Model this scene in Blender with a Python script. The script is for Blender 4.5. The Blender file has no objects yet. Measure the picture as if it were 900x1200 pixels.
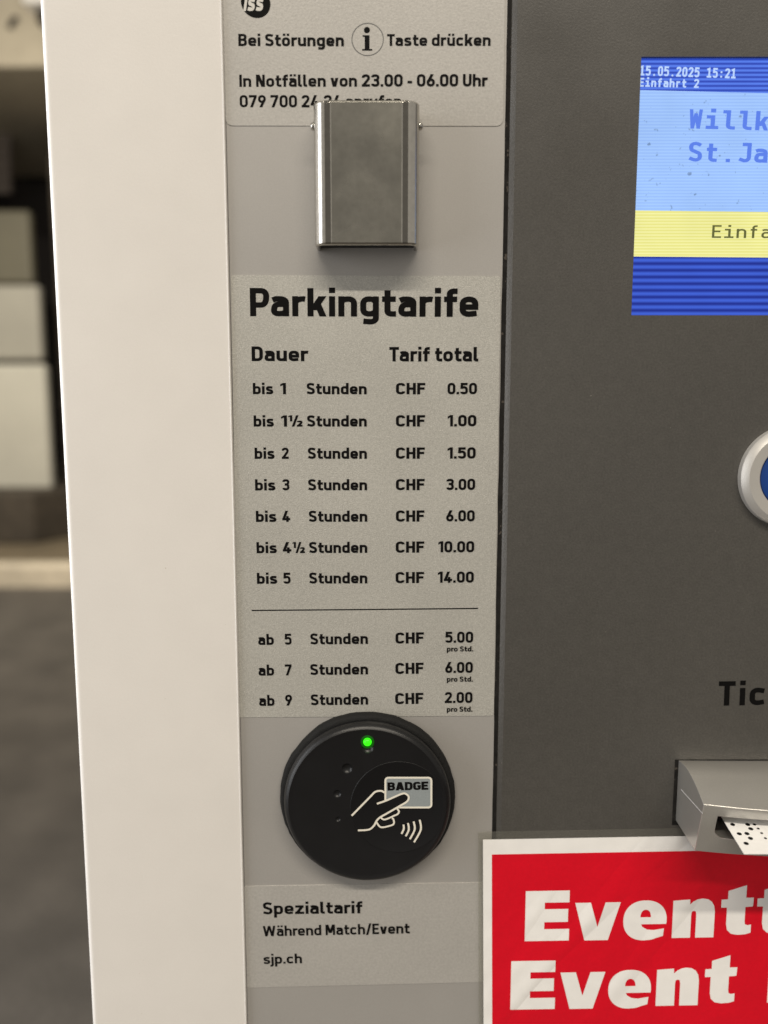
import bpy, bmesh, math, random
from mathutils import Vector, Matrix
random.seed(7)
R = math.radians
SC = bpy.context.scene
COL = SC.collection

# ------------------------------------------------------------------ camera
F = 1000.0                      # focal length, in pixels of the 900x1200 photograph
TH = R(7.875)                   # the phone looks down a little
CAMZ, AX = 1.25, 0.3077         # lens height, distance to the panel along the axis
CAM = Vector((0, -AX * math.cos(TH), CAMZ))
FW = Vector((0, math.cos(TH), -math.sin(TH)))
UP = Vector((0, math.sin(TH), math.cos(TH)))
cd = bpy.data.cameras.new('camera')
cd.sensor_fit = 'VERTICAL'; cd.sensor_height = 36; cd.lens = 36 * F / 1200
cd.clip_start = 0.01; cd.clip_end = 200
cd.dof.use_dof = True; cd.dof.focus_distance = 0.306; cd.dof.aperture_fstop = 6.2
cam = bpy.data.objects.new('camera', cd); COL.objects.link(cam)
cam.location = CAM; cam.rotation_euler = (R(90) - TH, 0, 0)
SC.camera = cam
SC.view_settings.view_transform = 'Standard'; SC.view_settings.look = 'None'
SC.view_settings.exposure = 0; SC.view_settings.gamma = 1

# ------------------------------------------------------------------ light
w = bpy.data.worlds.new('World'); SC.world = w; w.use_nodes = True
bg = w.node_tree.nodes['Background']
bg.inputs[0].default_value = (1, .93, .82, 1); bg.inputs[1].default_value = 0.40

def tube(name, loc, aim, sx, sy, power, col):
    l = bpy.data.lights.new(name, 'AREA'); l.shape = 'RECTANGLE'; l.size = sx; l.size_y = sy
    l.energy = power; l.color = col
    o = bpy.data.objects.new(name, l); COL.objects.link(o); o.location = loc
    d = Vector(aim) - Vector(loc)
    return o, d
o, d = tube('ceiling_tube', (0.1, -2.3, CAMZ + 2.5), (0.1, 0, CAMZ), 3.4, .08, 102, (1, .91, .77))
o.rotation_euler = d.to_track_quat('-Z', 'Y').to_euler()
o, d = tube('side_fill', (-1.9, -.72, CAMZ + .10), (0, 0, CAMZ + .05), .95, 1.7, 20, (.97, .98, 1))  # added unseen light at the left, shaped for the highlight on the flap
o.rotation_euler = d.to_track_quat('-Z', 'Y').to_euler()
o, d = tube('post_edge_fill', (-1.7, .45, CAMZ + .35), (-.12, .05, CAMZ), .12, 1.8, 40, (.95, .97, 1))  # added unseen light that only brightens the left edge of the white post
o.rotation_euler = d.to_track_quat('-Z', 'Y').to_euler()
o, d = tube('far_ceiling_tube', (-2.2, 3.6, 3.1), (-2.4, 6.2, 1.0), 2.4, .10, 92, (1, .93, .80))
o.rotation_euler = d.to_track_quat('-Z', 'Y').to_euler()

# ------------------------------------------------------------------ from photograph pixel to a point on a plane y = const
def ray(u, v):
    return FW + Vector((1, 0, 0)) * ((u - 450) / F) - UP * ((v - 600) / F)
def P(u, v, y=0.0):
    r = ray(u, v)
    return CAM + r * ((y - CAM.y) / r.y)
def PX(u, v, x):                # the point of that ray with a given x
    r = ray(u, v)
    return CAM + r * (x / r.x)
def PN(u, v, p, n):             # the point of that ray on the plane through p with normal n
    r = ray(u, v)
    return CAM + r * ((p - CAM).dot(n) / r.dot(n))
MMPX = 1 / 3250.0

# ------------------------------------------------------------------ materials
def mat(name, col, rough=.5, metal=0, crease=0, noise=None, bump=None, spec=.5, coat=0, speck=None, rvar=None):
    """noise: list of (scale, amount); bump: list of (scale, height m); speck: (scale, threshold, colour)"""
    m = bpy.data.materials.new(name); m.use_nodes = True
    nt = m.node_tree; b = nt.nodes['Principled BSDF']
    b.inputs['Roughness'].default_value = rough; b.inputs['Metallic'].default_value = metal
    b.inputs['Specular IOR Level'].default_value = spec
    b.inputs['Coat Weight'].default_value = coat; b.inputs['Coat Roughness'].default_value = .12
    N, L = nt.nodes.new, nt.links.new
    geo = N('ShaderNodeNewGeometry')
    def noi(scale, detail=3):
        n = N('ShaderNodeTexNoise'); n.inputs['Scale'].default_value = scale; n.inputs['Detail'].default_value = detail
        L(geo.outputs['Position'], n.inputs['Vector']); return n.outputs['Fac']
    c = None
    if noise or speck:
        rgb = N('ShaderNodeRGB'); rgb.outputs[0].default_value = (*col, 1); c = rgb.outputs[0]
        for sc, am in (noise or []):
            mr = N('ShaderNodeMapRange'); L(noi(sc), mr.inputs[0])
            mr.inputs[1].default_value = .3; mr.inputs[2].default_value = .7
            mr.inputs[3].default_value = 1 - am; mr.inputs[4].default_value = 1 + am
            mx = N('ShaderNodeVectorMath'); mx.operation = 'SCALE'
            L(c, mx.inputs[0]); L(mr.outputs[0], mx.inputs['Scale']); c = mx.outputs[0]
        for sc, th, cc in (speck or []):
            mr = N('ShaderNodeMapRange'); L(noi(sc, 2), mr.inputs[0])
            mr.inputs[1].default_value = th; mr.inputs[2].default_value = th + .03
            mx = N('ShaderNodeMix'); mx.data_type = 'RGBA'
            L(mr.outputs[0], mx.inputs[0]); L(c, mx.inputs[6]); mx.inputs[7].default_value = (*cc, 1); c = mx.outputs[2]
        L(c, b.inputs['Base Color'])
    else:
        b.inputs['Base Color'].default_value = (*col, 1)
    if rvar:
        mr = N('ShaderNodeMapRange'); L(noi(rvar[0]), mr.inputs[0])
        mr.inputs[1].default_value = .3; mr.inputs[2].default_value = .7
        mr.inputs[3].default_value = rough - rvar[1]; mr.inputs[4].default_value = rough + rvar[1]
        L(mr.outputs[0], b.inputs['Roughness'])
    prev = None
    for sc, ht in (bump or []):
        bp = N('ShaderNodeBump'); bp.inputs['Distance'].default_value = ht; bp.inputs['Strength'].default_value = 1
        L(noi(sc), bp.inputs['Height'])
        if prev: L(prev, bp.inputs['Normal'])
        prev = bp.outputs[0]
    if crease:                                         # long slanting wrinkles
        vr = N('ShaderNodeMapping'); vr.vector_type = 'TEXTURE'; vr.inputs['Rotation'].default_value = (0, R(36), 0); vr.inputs['Scale'].default_value = (1/62, 1, 1/9)
        L(geo.outputs['Position'], vr.inputs['Vector'])
        n = N('ShaderNodeTexNoise'); n.inputs['Scale'].default_value = 1; n.inputs['Detail'].default_value = 1; L(vr.outputs[0], n.inputs['Vector'])
        rm = N('ShaderNodeMapRange'); L(n.outputs['Fac'], rm.inputs[0]); rm.inputs[1].default_value = .55; rm.inputs[2].default_value = .75
        bp = N('ShaderNodeBump'); bp.inputs['Distance'].default_value = crease; L(rm.outputs[0], bp.inputs['Height'])
        if prev: L(prev, bp.inputs['Normal'])
        prev = bp.outputs[0]
    if prev:
        L(prev, b.inputs['Normal'])
        if coat: L(prev, b.inputs['Coat Normal'])
    return m

def emat(name, a, b_, period=None, strength=1.0, soft=True, speck=None, tilt=None):
    """a lit display surface: two colours in scan lines of one period along z"""
    m = bpy.data.materials.new(name); m.use_nodes = True
    nt = m.node_tree; nt.nodes.clear(); N, L = nt.nodes.new, nt.links.new
    out = N('ShaderNodeOutputMaterial'); e = N('ShaderNodeEmission'); e.inputs[1].default_value = strength
    gl = N('ShaderNodeBsdfGlossy'); gl.inputs['Roughness'].default_value = .25; gl.inputs['Color'].default_value = (.03, .03, .03, 1)
    ad = N('ShaderNodeAddShader'); L(e.outputs[0], ad.inputs[0]); L(gl.outputs[0], ad.inputs[1]); L(ad.outputs[0], out.inputs[0])
    geo = N('ShaderNodeNewGeometry')
    if period:
        sp = N('ShaderNodeSeparateXYZ'); L(geo.outputs['Position'], sp.inputs[0])
        k = N('ShaderNodeMath'); k.operation = 'MULTIPLY'; k.inputs[1].default_value = 2 * math.pi / period; L(sp.outputs[2], k.inputs[0])
        s = N('ShaderNodeMath'); s.operation = 'SINE'; L(k.outputs[0], s.inputs[0])
        mr = N('ShaderNodeMapRange'); L(s.outputs[0], mr.inputs[0]); mr.inputs[1].default_value = -1; mr.inputs[2].default_value = 1
        mx = N('ShaderNodeMix'); mx.data_type = 'RGBA'; L(mr.outputs[0], mx.inputs[0])
        mx.inputs[6].default_value = (*a, 1); mx.inputs[7].default_value = (*b_, 1); c = mx.outputs[2]
        n = N('ShaderNodeTexNoise'); n.inputs['Scale'].default_value = 60; L(geo.outputs['Position'], n.inputs['Vector'])
        mr = N('ShaderNodeMapRange'); L(n.outputs[0], mr.inputs[0]); mr.inputs[3].default_value = .9; mr.inputs[4].default_value = 1.1
        v = N('ShaderNodeVectorMath'); v.operation = 'SCALE'; L(c, v.inputs[0]); L(mr.outputs[0], v.inputs['Scale']); c = v.outputs[0]
        for sc, th in (speck or []):
            n = N('ShaderNodeTexNoise'); n.inputs['Scale'].default_value = sc; n.inputs['Detail'].default_value = 2
            L(geo.outputs['Position'], n.inputs['Vector'])
            mr = N('ShaderNodeMapRange'); L(n.outputs[0], mr.inputs[0]); mr.inputs[1].default_value = th; mr.inputs[2].default_value = th + .06
            mr.inputs[3].default_value = 1; mr.inputs[4].default_value = .55
            v = N('ShaderNodeVectorMath'); v.operation = 'SCALE'; L(c, v.inputs[0]); L(mr.outputs[0], v.inputs['Scale']); c = v.outputs[0]
        L(c, e.inputs[0])
    else:
        e.inputs[0].default_value = (*a, 1)
    return m

M = {}
M['white'] = mat('white_powder_coat', (.72, .69, .655), .40, noise=[(9, .02), (60, .012), (1600, .012)], rvar=(30, .06), speck=[(520, .765, (.50, .45, .37))], bump=[(900, .00004), (2600, .00003)])
M['plate'] = mat('silver_grey_paint', (.405, .39, .372), .42, .25, noise=[(25, .03), (2200, .035)], bump=[(2500, .00002)])
M['dark'] = mat('dark_grey_panel', (.073, .069, .063), .36, noise=[(14, .06), (260, .05), (1300, .13)], bump=[(1500, .00006)], rvar=(22, .08),
                speck=[(620, .75, (.17, .16, .14))])
M['gap'] = mat('black_seal', (.013, .012, .011), .9, spec=.2, noise=[(300, .4)], speck=[(420, .66, (.07, .06, .05))])
M['film'] = mat('clear_label_film', (.445, .43, .405), .40, .15, noise=[(40, .03), (1100, .07), (2600, .05)], bump=[(1300, .00005)])
M['film_grain'] = mat('grainy_label_film', (.455, .445, .41), .42, .2, noise=[(30, .05), (1100, .08), (2700, .17)], bump=[(2400, .00012)],
                      speck=[(2300, .66, (.60, .59, .55))])
M['film_edge'] = mat('label_film_edge', (.56, .54, .50), .3, noise=[(300, .2)])
M['ink'] = mat('black_ink', (.0045, .0042, .0042), .6, spec=.08)
M['ink_grey'] = mat('grey_ink', (.10, .10, .10), .5)
M['film_ink'] = mat('printed_white', (.62, .60, .56), .5)
M['steel'] = mat('brushed_stainless_steel', (.285, .275, .245), .26, 1.0, noise=[(40, .09), (160, .06), (700, .05)], rvar=(60, .06))
M['steel_dim_reflection'] = mat('steel_darker_reflection', (.21, .20, .18), .13, 1.0, noise=[(60, .08), (500, .06)], rvar=(80, .04))  # side strips of the flap: a darker reflection put into the colour
M['steel_and_highlight'] = mat('bright_steel_and_highlight', (.58, .56, .52), .2, 1.0, noise=[(500, .06)])  # steel of rivets and crease lines; on the flap's bends it paints the highlight
M['hole'] = mat('dark_inside', (.008, .008, .008), .8)
M['black'] = mat('black_moulded_plastic', (.008, .008, .009), .36, spec=.4, noise=[(60, .1)], bump=[(3500, .00002)], rvar=(50, .05))
M['black_disc'] = mat('black_matt_inlay', (.005, .005, .006), .45, spec=.35)
M['rubber'] = mat('rough_black_rubber', (.010, .010, .010), .75, bump=[(600, .0003), (1800, .0001)], spec=.25)
M['icon'] = mat('ivory_print', (.80, .76, .66), .5)
M['card'] = mat('blue_grey_print', (.27, .30, .31), .5, noise=[(2500, .06)])
M['alu'] = mat('silver_paint', (.50, .485, .455), .30, .6, noise=[(60, .03), (2500, .04)], bump=[(2500, .00002)])
M['alu_ring'] = mat('satin_aluminium', (.50, .485, .46), .42, .35, noise=[(90, .03)])
M['blue'] = mat('blue_button', (.003, .05, .27), .3, coat=.15, noise=[(60, .05)])
M['red'] = mat('red_print', (.70, .0015, .016), .42, spec=.3, noise=[(25, .05), (900, .03)], bump=[(40, .0010), (14, .0014)], coat=.35, crease=.00035)
M['paper'] = mat('white_paper', (.90, .885, .87), .4, noise=[(25, .03), (200, .02)], bump=[(22, .0008)], coat=.30, crease=.0006)
M['ticket'] = mat('ticket_card', (.92, .91, .90), .5, noise=[(600, .02)])
M['led_halo'] = emat('green_led_halo', (.004, .10, .002), None, strength=1.0)  # faint glow around the LED, painted as an emitting ring
M['led'] = emat('green_led', (.04, 1.0, .008), None, strength=1.5)
M['asphalt'] = mat('asphalt', (.105, .092, .077), .8, noise=[(1.2, .2), (5, .2), (90, .18)], bump=[(120, .002)])
M['tan'] = mat('sandy_paving', (.19, .15, .095), .85, noise=[(3, .2), (30, .15)])
M['kerb'] = mat('pale_kerb_stone', (.70, .61, .47), .8, noise=[(4, .12), (20, .1)], bump=[(40, .004)])
M['concrete'] = mat('beige_concrete', (.38, .335, .255), .8, noise=[(1.5, .07), (8, .06), (40, .05)], bump=[(30, .003)])
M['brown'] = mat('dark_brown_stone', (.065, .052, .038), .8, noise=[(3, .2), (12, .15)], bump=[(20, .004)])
M['recess_dark'] = mat('recess_shade_and_black', (.012, .009, .008), .9, noise=[(2, .2)])  # darkness of the recess put into the wall colour; also black for hook and bracket
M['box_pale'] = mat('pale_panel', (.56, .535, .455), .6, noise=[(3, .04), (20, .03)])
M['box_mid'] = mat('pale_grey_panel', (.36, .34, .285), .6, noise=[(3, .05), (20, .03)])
M['box_olive'] = mat('shaded_olive_panel', (.12, .108, .072), .6, noise=[(3, .08), (20, .03)])  # shade on the top panel is put into this colour
M['slat'] = mat('brown_slats', (.05, .038, .03), .7, noise=[(6, .1)])

# ------------------------------------------------------------------ mesh builder
WORLD = {}
class MB:
    def __init__(s): s.v = []; s.f = []; s.m = []; s.z = 0
    def poly(s, pts, mi=0):
        n = len(s.v); s.v += [Vector(p) for p in pts]; s.f.append(list(range(n, n + len(pts)))); s.m.append(mi)
    def grid(s, rows, mi=0, cl=False):
        n = len(s.v); k = len(rows[0])
        for r in rows: s.v += [Vector(p) for p in r]
        for i in range(len(rows) - 1):
            for j in range(k if cl else k - 1):
                j2 = (j + 1) % k
                s.f.append([n + i * k + j, n + i * k + j2, n + (i + 1) * k + j2, n + (i + 1) * k + j]); s.m.append(mi)
    def box(s, a, b, mi=0):
        x0, y0, z0 = a; x1, y1, z1 = b
        n = len(s.v)
        s.v += [Vector(p) for p in ((x0,y0,z0),(x1,y0,z0),(x1,y1,z0),(x0,y1,z0),(x0,y0,z1),(x1,y0,z1),(x1,y1,z1),(x0,y1,z1))]
        for f in ((3,2,1,0),(4,5,6,7),(0,1,5,4),(1,2,6,5),(2,3,7,6),(3,0,4,7)): s.f.append([n+i for i in f]); s.m.append(mi)
    def prism(s, prof, z0, z1, mi=0, top=True):     # profile in x,y extruded along z
        a = [(x, y, z0) for x, y in prof]; b = [(x, y, z1) for x, y in prof]
        s.grid([a, b], mi, True)
        if top: s.poly(b, mi); s.poly(a[::-1], mi)
    def slab(s, outline, y0, y1, mi=0, me=None):     # outline in x,z; y0 front, y1 back
        a = [(x, y0, z) for x, z in outline]; b = [(x, y1, z) for x, z in outline]
        s.poly(a, mi); s.poly(b[::-1], mi); s.grid([b, a], mi if me is None else me, True)
    def lathe(s, c, prof, n=96, mi=0, wob=None):     # profile of (radius, y) turned about the y axis through c
        rows = []
        for r, y in prof:
            rows.append([(c.x + (r + (wob(k) if wob else 0)) * math.cos(2*math.pi*k/n), y, c.z + (r + (wob(k) if wob else 0)) * math.sin(2*math.pi*k/n)) for k in range(n)])
        s.grid(rows, mi, True)
        if prof[-1][0] > 1e-6: s.poly(rows[-1], mi)
    def tube(s, pts, r, n=10, mi=0):
        rows = []
        for i, p in enumerate(pts):
            p = Vector(p); d = (Vector(pts[min(i+1, len(pts)-1)]) - Vector(pts[max(i-1, 0)])).normalized()
            a = d.orthogonal().normalized(); b = d.cross(a)
            rows.append([p + a * (r * math.cos(2*math.pi*k/n)) + b * (r * math.sin(2*math.pi*k/n)) for k in range(n)])
        s.grid(rows, mi, True); s.poly(rows[0], mi); s.poly(rows[-1], mi)
    def build(s, name, mats, parent=None, smooth=None, bevel=None, origin=None, clean=True):
        if not isinstance(mats, (list, tuple)): mats = [mats]
        me = bpy.data.meshes.new(name)
        lo = Vector([min(p[i] for p in s.v) for i in range(3)]); hi = Vector([max(p[i] for p in s.v) for i in range(3)])
        c = (lo + hi) / 2 if origin is None else Vector(origin)
        me.from_pydata([p - c for p in s.v], [], s.f)
        for m_ in mats: me.materials.append(m_)
        for p, k in zip(me.polygons, s.m): p.material_index = k
        if clean:
            bm = bmesh.new(); bm.from_mesh(me)
            bmesh.ops.remove_doubles(bm, verts=bm.verts, dist=1e-6); bmesh.ops.recalc_face_normals(bm, faces=bm.faces)
            bm.to_mesh(me); bm.free()
        o = bpy.data.objects.new(name, me); COL.objects.link(o)
        WORLD[o] = c
        if parent: o.parent = parent; o.location = c - WORLD[parent]
        else: o.location = c
        if bevel:
            b = o.modifiers.new('bevel', 'BEVEL'); b.width = bevel; b.segments = 3; b.limit_method = 'ANGLE'; b.angle_limit = R(40)
        if smooth:
            for p in me.polygons: p.use_smooth = True
            me.set_sharp_from_angle(angle=R(smooth))
        return o

def thing(name, loc, label, cat, group=None):
    o = bpy.data.objects.new(name, None); COL.objects.link(o); o.location = loc; o.empty_display_size = .05
    WORLD[o] = Vector(loc); return tag(o, label, cat, group)
def tag(o, label, cat=None, group=None):
    o['label'] = label
    if cat: o['category'] = cat
    if group: o['group'] = group
    return o
def structure(o): o['kind'] = 'structure'; return o
def cut(o, cutters):                                  # carve real holes, then drop the cutters
    for c in cutters:
        md = o.modifiers.new('cut', 'BOOLEAN'); md.operation = 'DIFFERENCE'; md.solver = 'EXACT'; md.object = c
    dg = bpy.context.evaluated_depsgraph_get(); dg.update()
    me = bpy.data.meshes.new_from_object(o.evaluated_get(dg)); old = o.data
    o.modifiers.clear(); o.data = me
    for c in cutters: bpy.data.objects.remove(c)
def rrect(x0, x1, z0, z1, r, n=6, corners=(1, 1, 1, 1)):      # corners: bl, br, tr, tl
    pts = []
    for (cx, cz, a0), on in zip(((x0, z0, 180), (x1, z0, 270), (x1, z1, 0), (x0, z1, 90)), corners):
        if not on: pts.append((cx, cz)); continue
        ox = cx + (r if cx == x0 else -r); oz = cz + (r if cz == z0 else -r)
        for k in range(n + 1):
            a = R(a0 + 90 * k / n); pts.append((ox + r * math.cos(a), oz + r * math.sin(a)))
    return pts

# ------------------------------------------------------------------ lettering: single-line glyphs given a stroke width
XH = .715
def arc(p0, p1, start, n=9):
    x0, y0 = p0; x1, y1 = p1; out = []
    for k in range(1, n + 1):
        t = k / n * math.pi / 2; c = abs(math.cos(t)) ** .86; s_ = abs(math.sin(t)) ** .86
        out.append((x1 + (x0 - x1) * c, y0 + (y1 - y0) * s_) if start == 'v' else (x0 + (x1 - x0) * s_, y1 + (y0 - y1) * c))
    return out
def st(*c):
    pts = [c[0][:2]]
    for q in c[1:]:
        if len(q) == 2: pts.append(q)
        else: pts += arc(pts[-1], q[:2], q[2])
    return pts
def dg_(x0, y0, x1, y1, hw): return [(x0 - hw/2, y0), (x0 + hw/2, y0), (x1 + hw/2, y1), (x1 - hw/2, y1)]
def sq(x, y, w): return [(x, y), (x + w, y), (x + w, y + w), (x, y + w)]

def glyph(ch, w, mono=False):
    """-> width, strokes, filled polygons; capital height 1"""
    h = w / 2; X = XH; T = X - h; C = 1 - h; D = -.28 + h; hw = w * 1.13
    um = {'ä': 'a', 'ö': 'o', 'ü': 'u'}
    if ch in um:
        W, s, p = glyph(um[ch], w); q = w * .92
        return W, s, p + [sq(W/2 - .04 - q, 1 - q + .02, q), sq(W/2 + .06, 1 - q + .02, q)]
    if mono and ch == 'i': return .5, [st((.02, T), (.27, T), (.27, h)), st((0, h), (.5, h))], [sq(.27 - w*.6, .86, w * 1.2)]
    if mono and ch == 'l': return .5, [st((.0, C), (.22, C), (.22, .22), (.40, h, 'v'), (.5, h))], []
    if mono and ch == 'W': q = w * .8; return .52, [], [dg_(.14, 0, q/2, 1, q), dg_(.14, 0, .26, .8, q), dg_(.38, 0, .26, .8, q), dg_(.38, 0, .52 - q/2, 1, q)]
    if mono and ch == '1': return .5, [st((.02, .80), (.26, C), (.26, h)), st((0, h), (.5, h))], []
    W = .40 + w; R_ = W - h
    def o(W, H, ry):
        R = W - h
        a = st((h, H - ry), (W/2, H - h, 'v'), (R, H - ry, 'h'), (R, ry), (W/2, h, 'v'), (h, ry, 'h'))
        return a + ['closed']
    if ch == ' ': return .22, [], []
    if ch == 'o': return W, [o(W, X, .30)], []
    if ch == 'O' or ch == '0': W += .03; return W, [o(W, 1, .34)], []
    if ch == 'n': return W, [st((h, 0), (h, X)), st((h, X - .26), (W*.53, T, 'v'), (R_, X - .27, 'h'), (R_, 0))], []
    if ch == 'h': return W, [st((h, 0), (h, 1)), st((h, X - .26), (W*.53, T, 'v'), (R_, X - .27, 'h'), (R_, 0))], []
    if ch == 'm':
        W = .66 + w * 1.2; m = W/2; R_ = W - h
        return W, [st((h, 0), (h, X)), st((h, X - .25), (h + .19, T, 'v'), (m, X - .25, 'h'), (m, 0)), st((m, X - .25), (m + .19, T, 'v'), (R_, X - .25, 'h'), (R_, 0))], []
    if ch == 'u': return W, [st((R_, X), (R_, 0)), st((h, X), (h, .27), (W*.47, h, 'v'), (R_, .26, 'h'))], []
    if ch in 'bdpgq':
        bowl = st((h, X - .26), (W*.53, T, 'v'), (R_, X - .28, 'h'), (R_, .28), (W*.53, h, 'v'), (h, .26, 'h'))
        stem = st((h, 0), (h, 1)) if ch == 'b' else st((h, -.28), (h, X))
        if ch in 'dgq':
            bowl = [(W - x, y) for x, y in bowl]
            stem = st((R_, 0), (R_, 1)) if ch == 'd' else st((R_, -.28), (R_, X))
        if ch == 'g': stem = st((R_, X), (R_, -.04), (W*.5, D, 'v'), (.10, D + .02))
        return W, [stem, bowl], []
    if ch == 'a':
        W -= .02; R_ = W - h; m = .425
        return W, [st((R_, 0), (R_, X - .24), (W*.47, T, 'v'), (.16, T), (.05, T - .045)), st((R_, m), (W*.45, m), (h, m*.5, 'h'), (W*.43, h, 'v'), (R_, .20, 'h'))], []
    if ch == 'e':
        return W, [st((h, .345), (R_ + h, .345)), st((R_, .345), (R_, X - .28), (W/2, T, 'v'), (h, X - .28, 'h'), (h, .28), (W*.52, h, 'v'), (W*.66, h + .01), (W - .05, .125))], []
    if ch == 'c':
        W -= .03; return W, [st((W - .05, X - .135), (W*.66, T - .01), (W*.53, T), (h, X - .28, 'h'), (h, .28), (W*.53, h, 'v'), (W*.66, h + .01), (W - .05, .135))], []
    if ch == 's':
        W -= .04; R_ = W - h
        return W, [st((W - .06, X - .125), (W*.62, T), (W*.45, T), (h, X - .205, 'h'), (W*.4, X*.53, 'v'), (W*.6, X*.47), (R_, .20, 'h'), (W*.55, h, 'v'), (W*.36, h), (.03, .13))], []
    if ch == 't':
        x = .075 + h; return .25 + w, [st((x, .93), (x, .21), (x + .15, h, 'v'), (.25 + w, h)), st((0, T), (.24 + w, T))], []
    if ch == 'f':
        x = .085 + h; return .23 + w, [st((x, 0), (x, .80), (x + .15, C, 'v'), (.23 + w, C)), st((0, T), (.22 + w, T))], []
    if ch == 'r': return .22 + w, [st((h, 0), (h, X)), st((h, X - .27), (.16 + w, T, 'v'), (.22 + w, T - .01))], []
    if ch == 'i': return w, [st((h, 0), (h, X))], [sq(0, 1 - w*.95 + .01, w)]
    if ch == 'j': return w, [st((h, X), (h, -.08), (h - .15, D, 'v'), (h - .19, D))], [sq(0, 1 - w*.95 + .01, w)]
    if ch == 'l': return w + .10, [st((h, 1), (h, .19), (h + .12, h, 'v'), (w + .10, h))], []
    if ch == 'k': W = .42 + w; return W, [st((h, 0), (h, 1))], [dg_(w*.9, .22, W - hw*.62, X, hw*1.15), dg_(W - hw*.56, 0, w + .12, .46, hw)]
    if ch == 'v': W = .42 + w*.8; return W, [], [dg_(W/2 - w*.12, 0, hw/2, X, hw), dg_(W/2 + w*.12, 0, W - hw/2, X, hw)]
    if ch == 'w':
        W = .72 + w; q = hw*.92
        return W, [], [dg_(W*.27, 0, q/2, X, q), dg_(W*.27, 0, W/2, X, q), dg_(W*.73, 0, W/2, X, q), dg_(W*.73, 0, W - q/2, X, q)]
    if ch == 'z': return W, [st((.02, T), (W - .02, T)), st((0, h), (W, h))], [dg_(hw*.6, h, W - hw*.6, T, hw*1.1)]
    if ch == '.': return w, [], [sq(0, 0, w)]
    if ch == ':': return w, [], [sq(0, .05, w), sq(0, .5, w)]
    if ch == '-': return .34, [st((0, .36), (.34, .36))], []
    if ch == '/': return .42, [], [dg_(.07, -.06, .35, 1.04, hw*.9)]
    # capitals
    if ch == 'I': return w, [st((h, 0), (h, 1))], []
    if ch == 'T': W = .44 + w*.8; return W, [st((0, C), (W, C)), st((W/2, 0), (W/2, 1))], []
    if ch in 'EF':
        W = .36 + w; s = [st((h, 0), (h, 1)), st((0, C), (W, C)), st((0, .51), (W - .05, .51))]
        return W, s + ([st((0, h), (W, h))] if ch == 'E' else []), []
    if ch == 'H': W = .44 + w; return W, [st((h, 0), (h, 1)), st((W - h, 0), (W - h, 1)), st((0, .5), (W, .5))], []
    if ch == 'U': W = .44 + w; return W, [st((h, 1), (h, .32), (W/2, h, 'v'), (W - h, .32, 'h'), (W - h, 1))], []
    if ch == 'N': W = .46 + w; return W, [st((h, 0), (h, 1)), st((W - h, 0), (W - h, 1))], [dg_(W - hw*.62, 0, hw*.62, 1, hw*1.2)]
    if ch == 'M': W = .60 + w; return W, [st((h, 0), (h, 1)), st((W - h, 0), (W - h, 1))], [dg_(W/2, .20, hw*.6, 1, hw*1.1), dg_(W/2, .20, W - hw*.6, 1, hw*1.1)]
    if ch == 'W':
        W = .86 + w; q = hw*.95
        return W, [], [dg_(W*.26, 0, q/2, 1, q), dg_(W*.26, 0, W/2, 1, q), dg_(W*.74, 0, W/2, 1, q), dg_(W*.74, 0, W - q/2, 1, q)]
    if ch == 'A': W = .52 + w; return W, [st((.16, .26), (W - .16, .26))], [dg_(hw/2, 0, W/2 - w*.1, 1, hw), dg_(W - hw/2, 0, W/2 + w*.1, 1, hw)]
    if ch == 'P': W = .42 + w; return W, [st((h, 0), (h, 1)), st((h, C), (W*.55, C), (W - h, .70, 'h'), (W*.55, .40 + .0, 'v'), (h, .40))], []
    if ch == 'D': W = .44 + w; return W, [st((h, 0), (h, 1)), st((h, C), (W*.48, C), (W - h, .66, 'h'), (W - h, .34), (W*.48, h, 'v'), (h, h))], []
    if ch == 'B':
        W = .43 + w
        return W, [st((h, 0), (h, 1)), st((h, C), (W*.52, C), (W - h - .02, .755, 'h'), (W*.52, .52, 'v'), (h, .52)), st((W*.5, .52), (W*.52, .52), (W - h, .29, 'h'), (W*.52, h, 'v'), (h, h))], []
    if ch in 'CG':
        W = .44 + w; R_ = W - h
        s = st((R_ - .005, .74), (W*.53, C, 'v'), (h, .68, 'h'), (h, .32), (W*.53, h, 'v'), (R_ - .005, .26, 'h'))
        return W, [s + ([(R_, .47), (W*.55, .47)] if ch == 'G' else [])], []
    if ch == 'S':
        W = .42 + w; R_ = W - h
        return W, [st((W - .06, .83), (W*.66, C - .015), (W*.5, C), (h, .745, 'h'), (W*.38, .54, 'v'), (W*.62, .46), (R_, .26, 'h'), (W*.5, h, 'v'), (W*.32, h + .02), (.03, .175))], []
    if ch == 'J': W = .36 + w; R_ = W - h; return W, [st((W*.3, C), (R_, C), (R_, .28), (W*.5, h, 'v'), (h*.6, .17))], []
    # figures
    W = .41 + w; R_ = W - h
    if ch == '1': x = .19 + h; return .19 + w, [st((x, 0), (x, 1))], [[(0, .69), (.19 + h, .86), (.19 + h, 1), (.19, 1), (0, .87)]]
    if ch == '2': return W, [st((h, .73), (W/2, C, 'v'), (R_, .73, 'h'), (R_ - .02, .62), (R_ - .075, .53), (h*1.25, h + .01)), st((0, h), (W, h))], []
    if ch == '3': return W, [st((h, .77), (W/2, C, 'v'), (R_, .75, 'h'), (W*.55, .535, 'v'), (W*.33, .535)), st((W*.5, .535), (W*.55, .535), (R_, .28, 'h'), (W/2, h, 'v'), (h, .23, 'h'))], []
    if ch == '4': x = W*.70; return W + .05, [st((0, .25), (W + .05, .25)), st((x, 0), (x, .52))], [dg_(hw*.5, .25, W*.62, 1, hw)]
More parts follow.
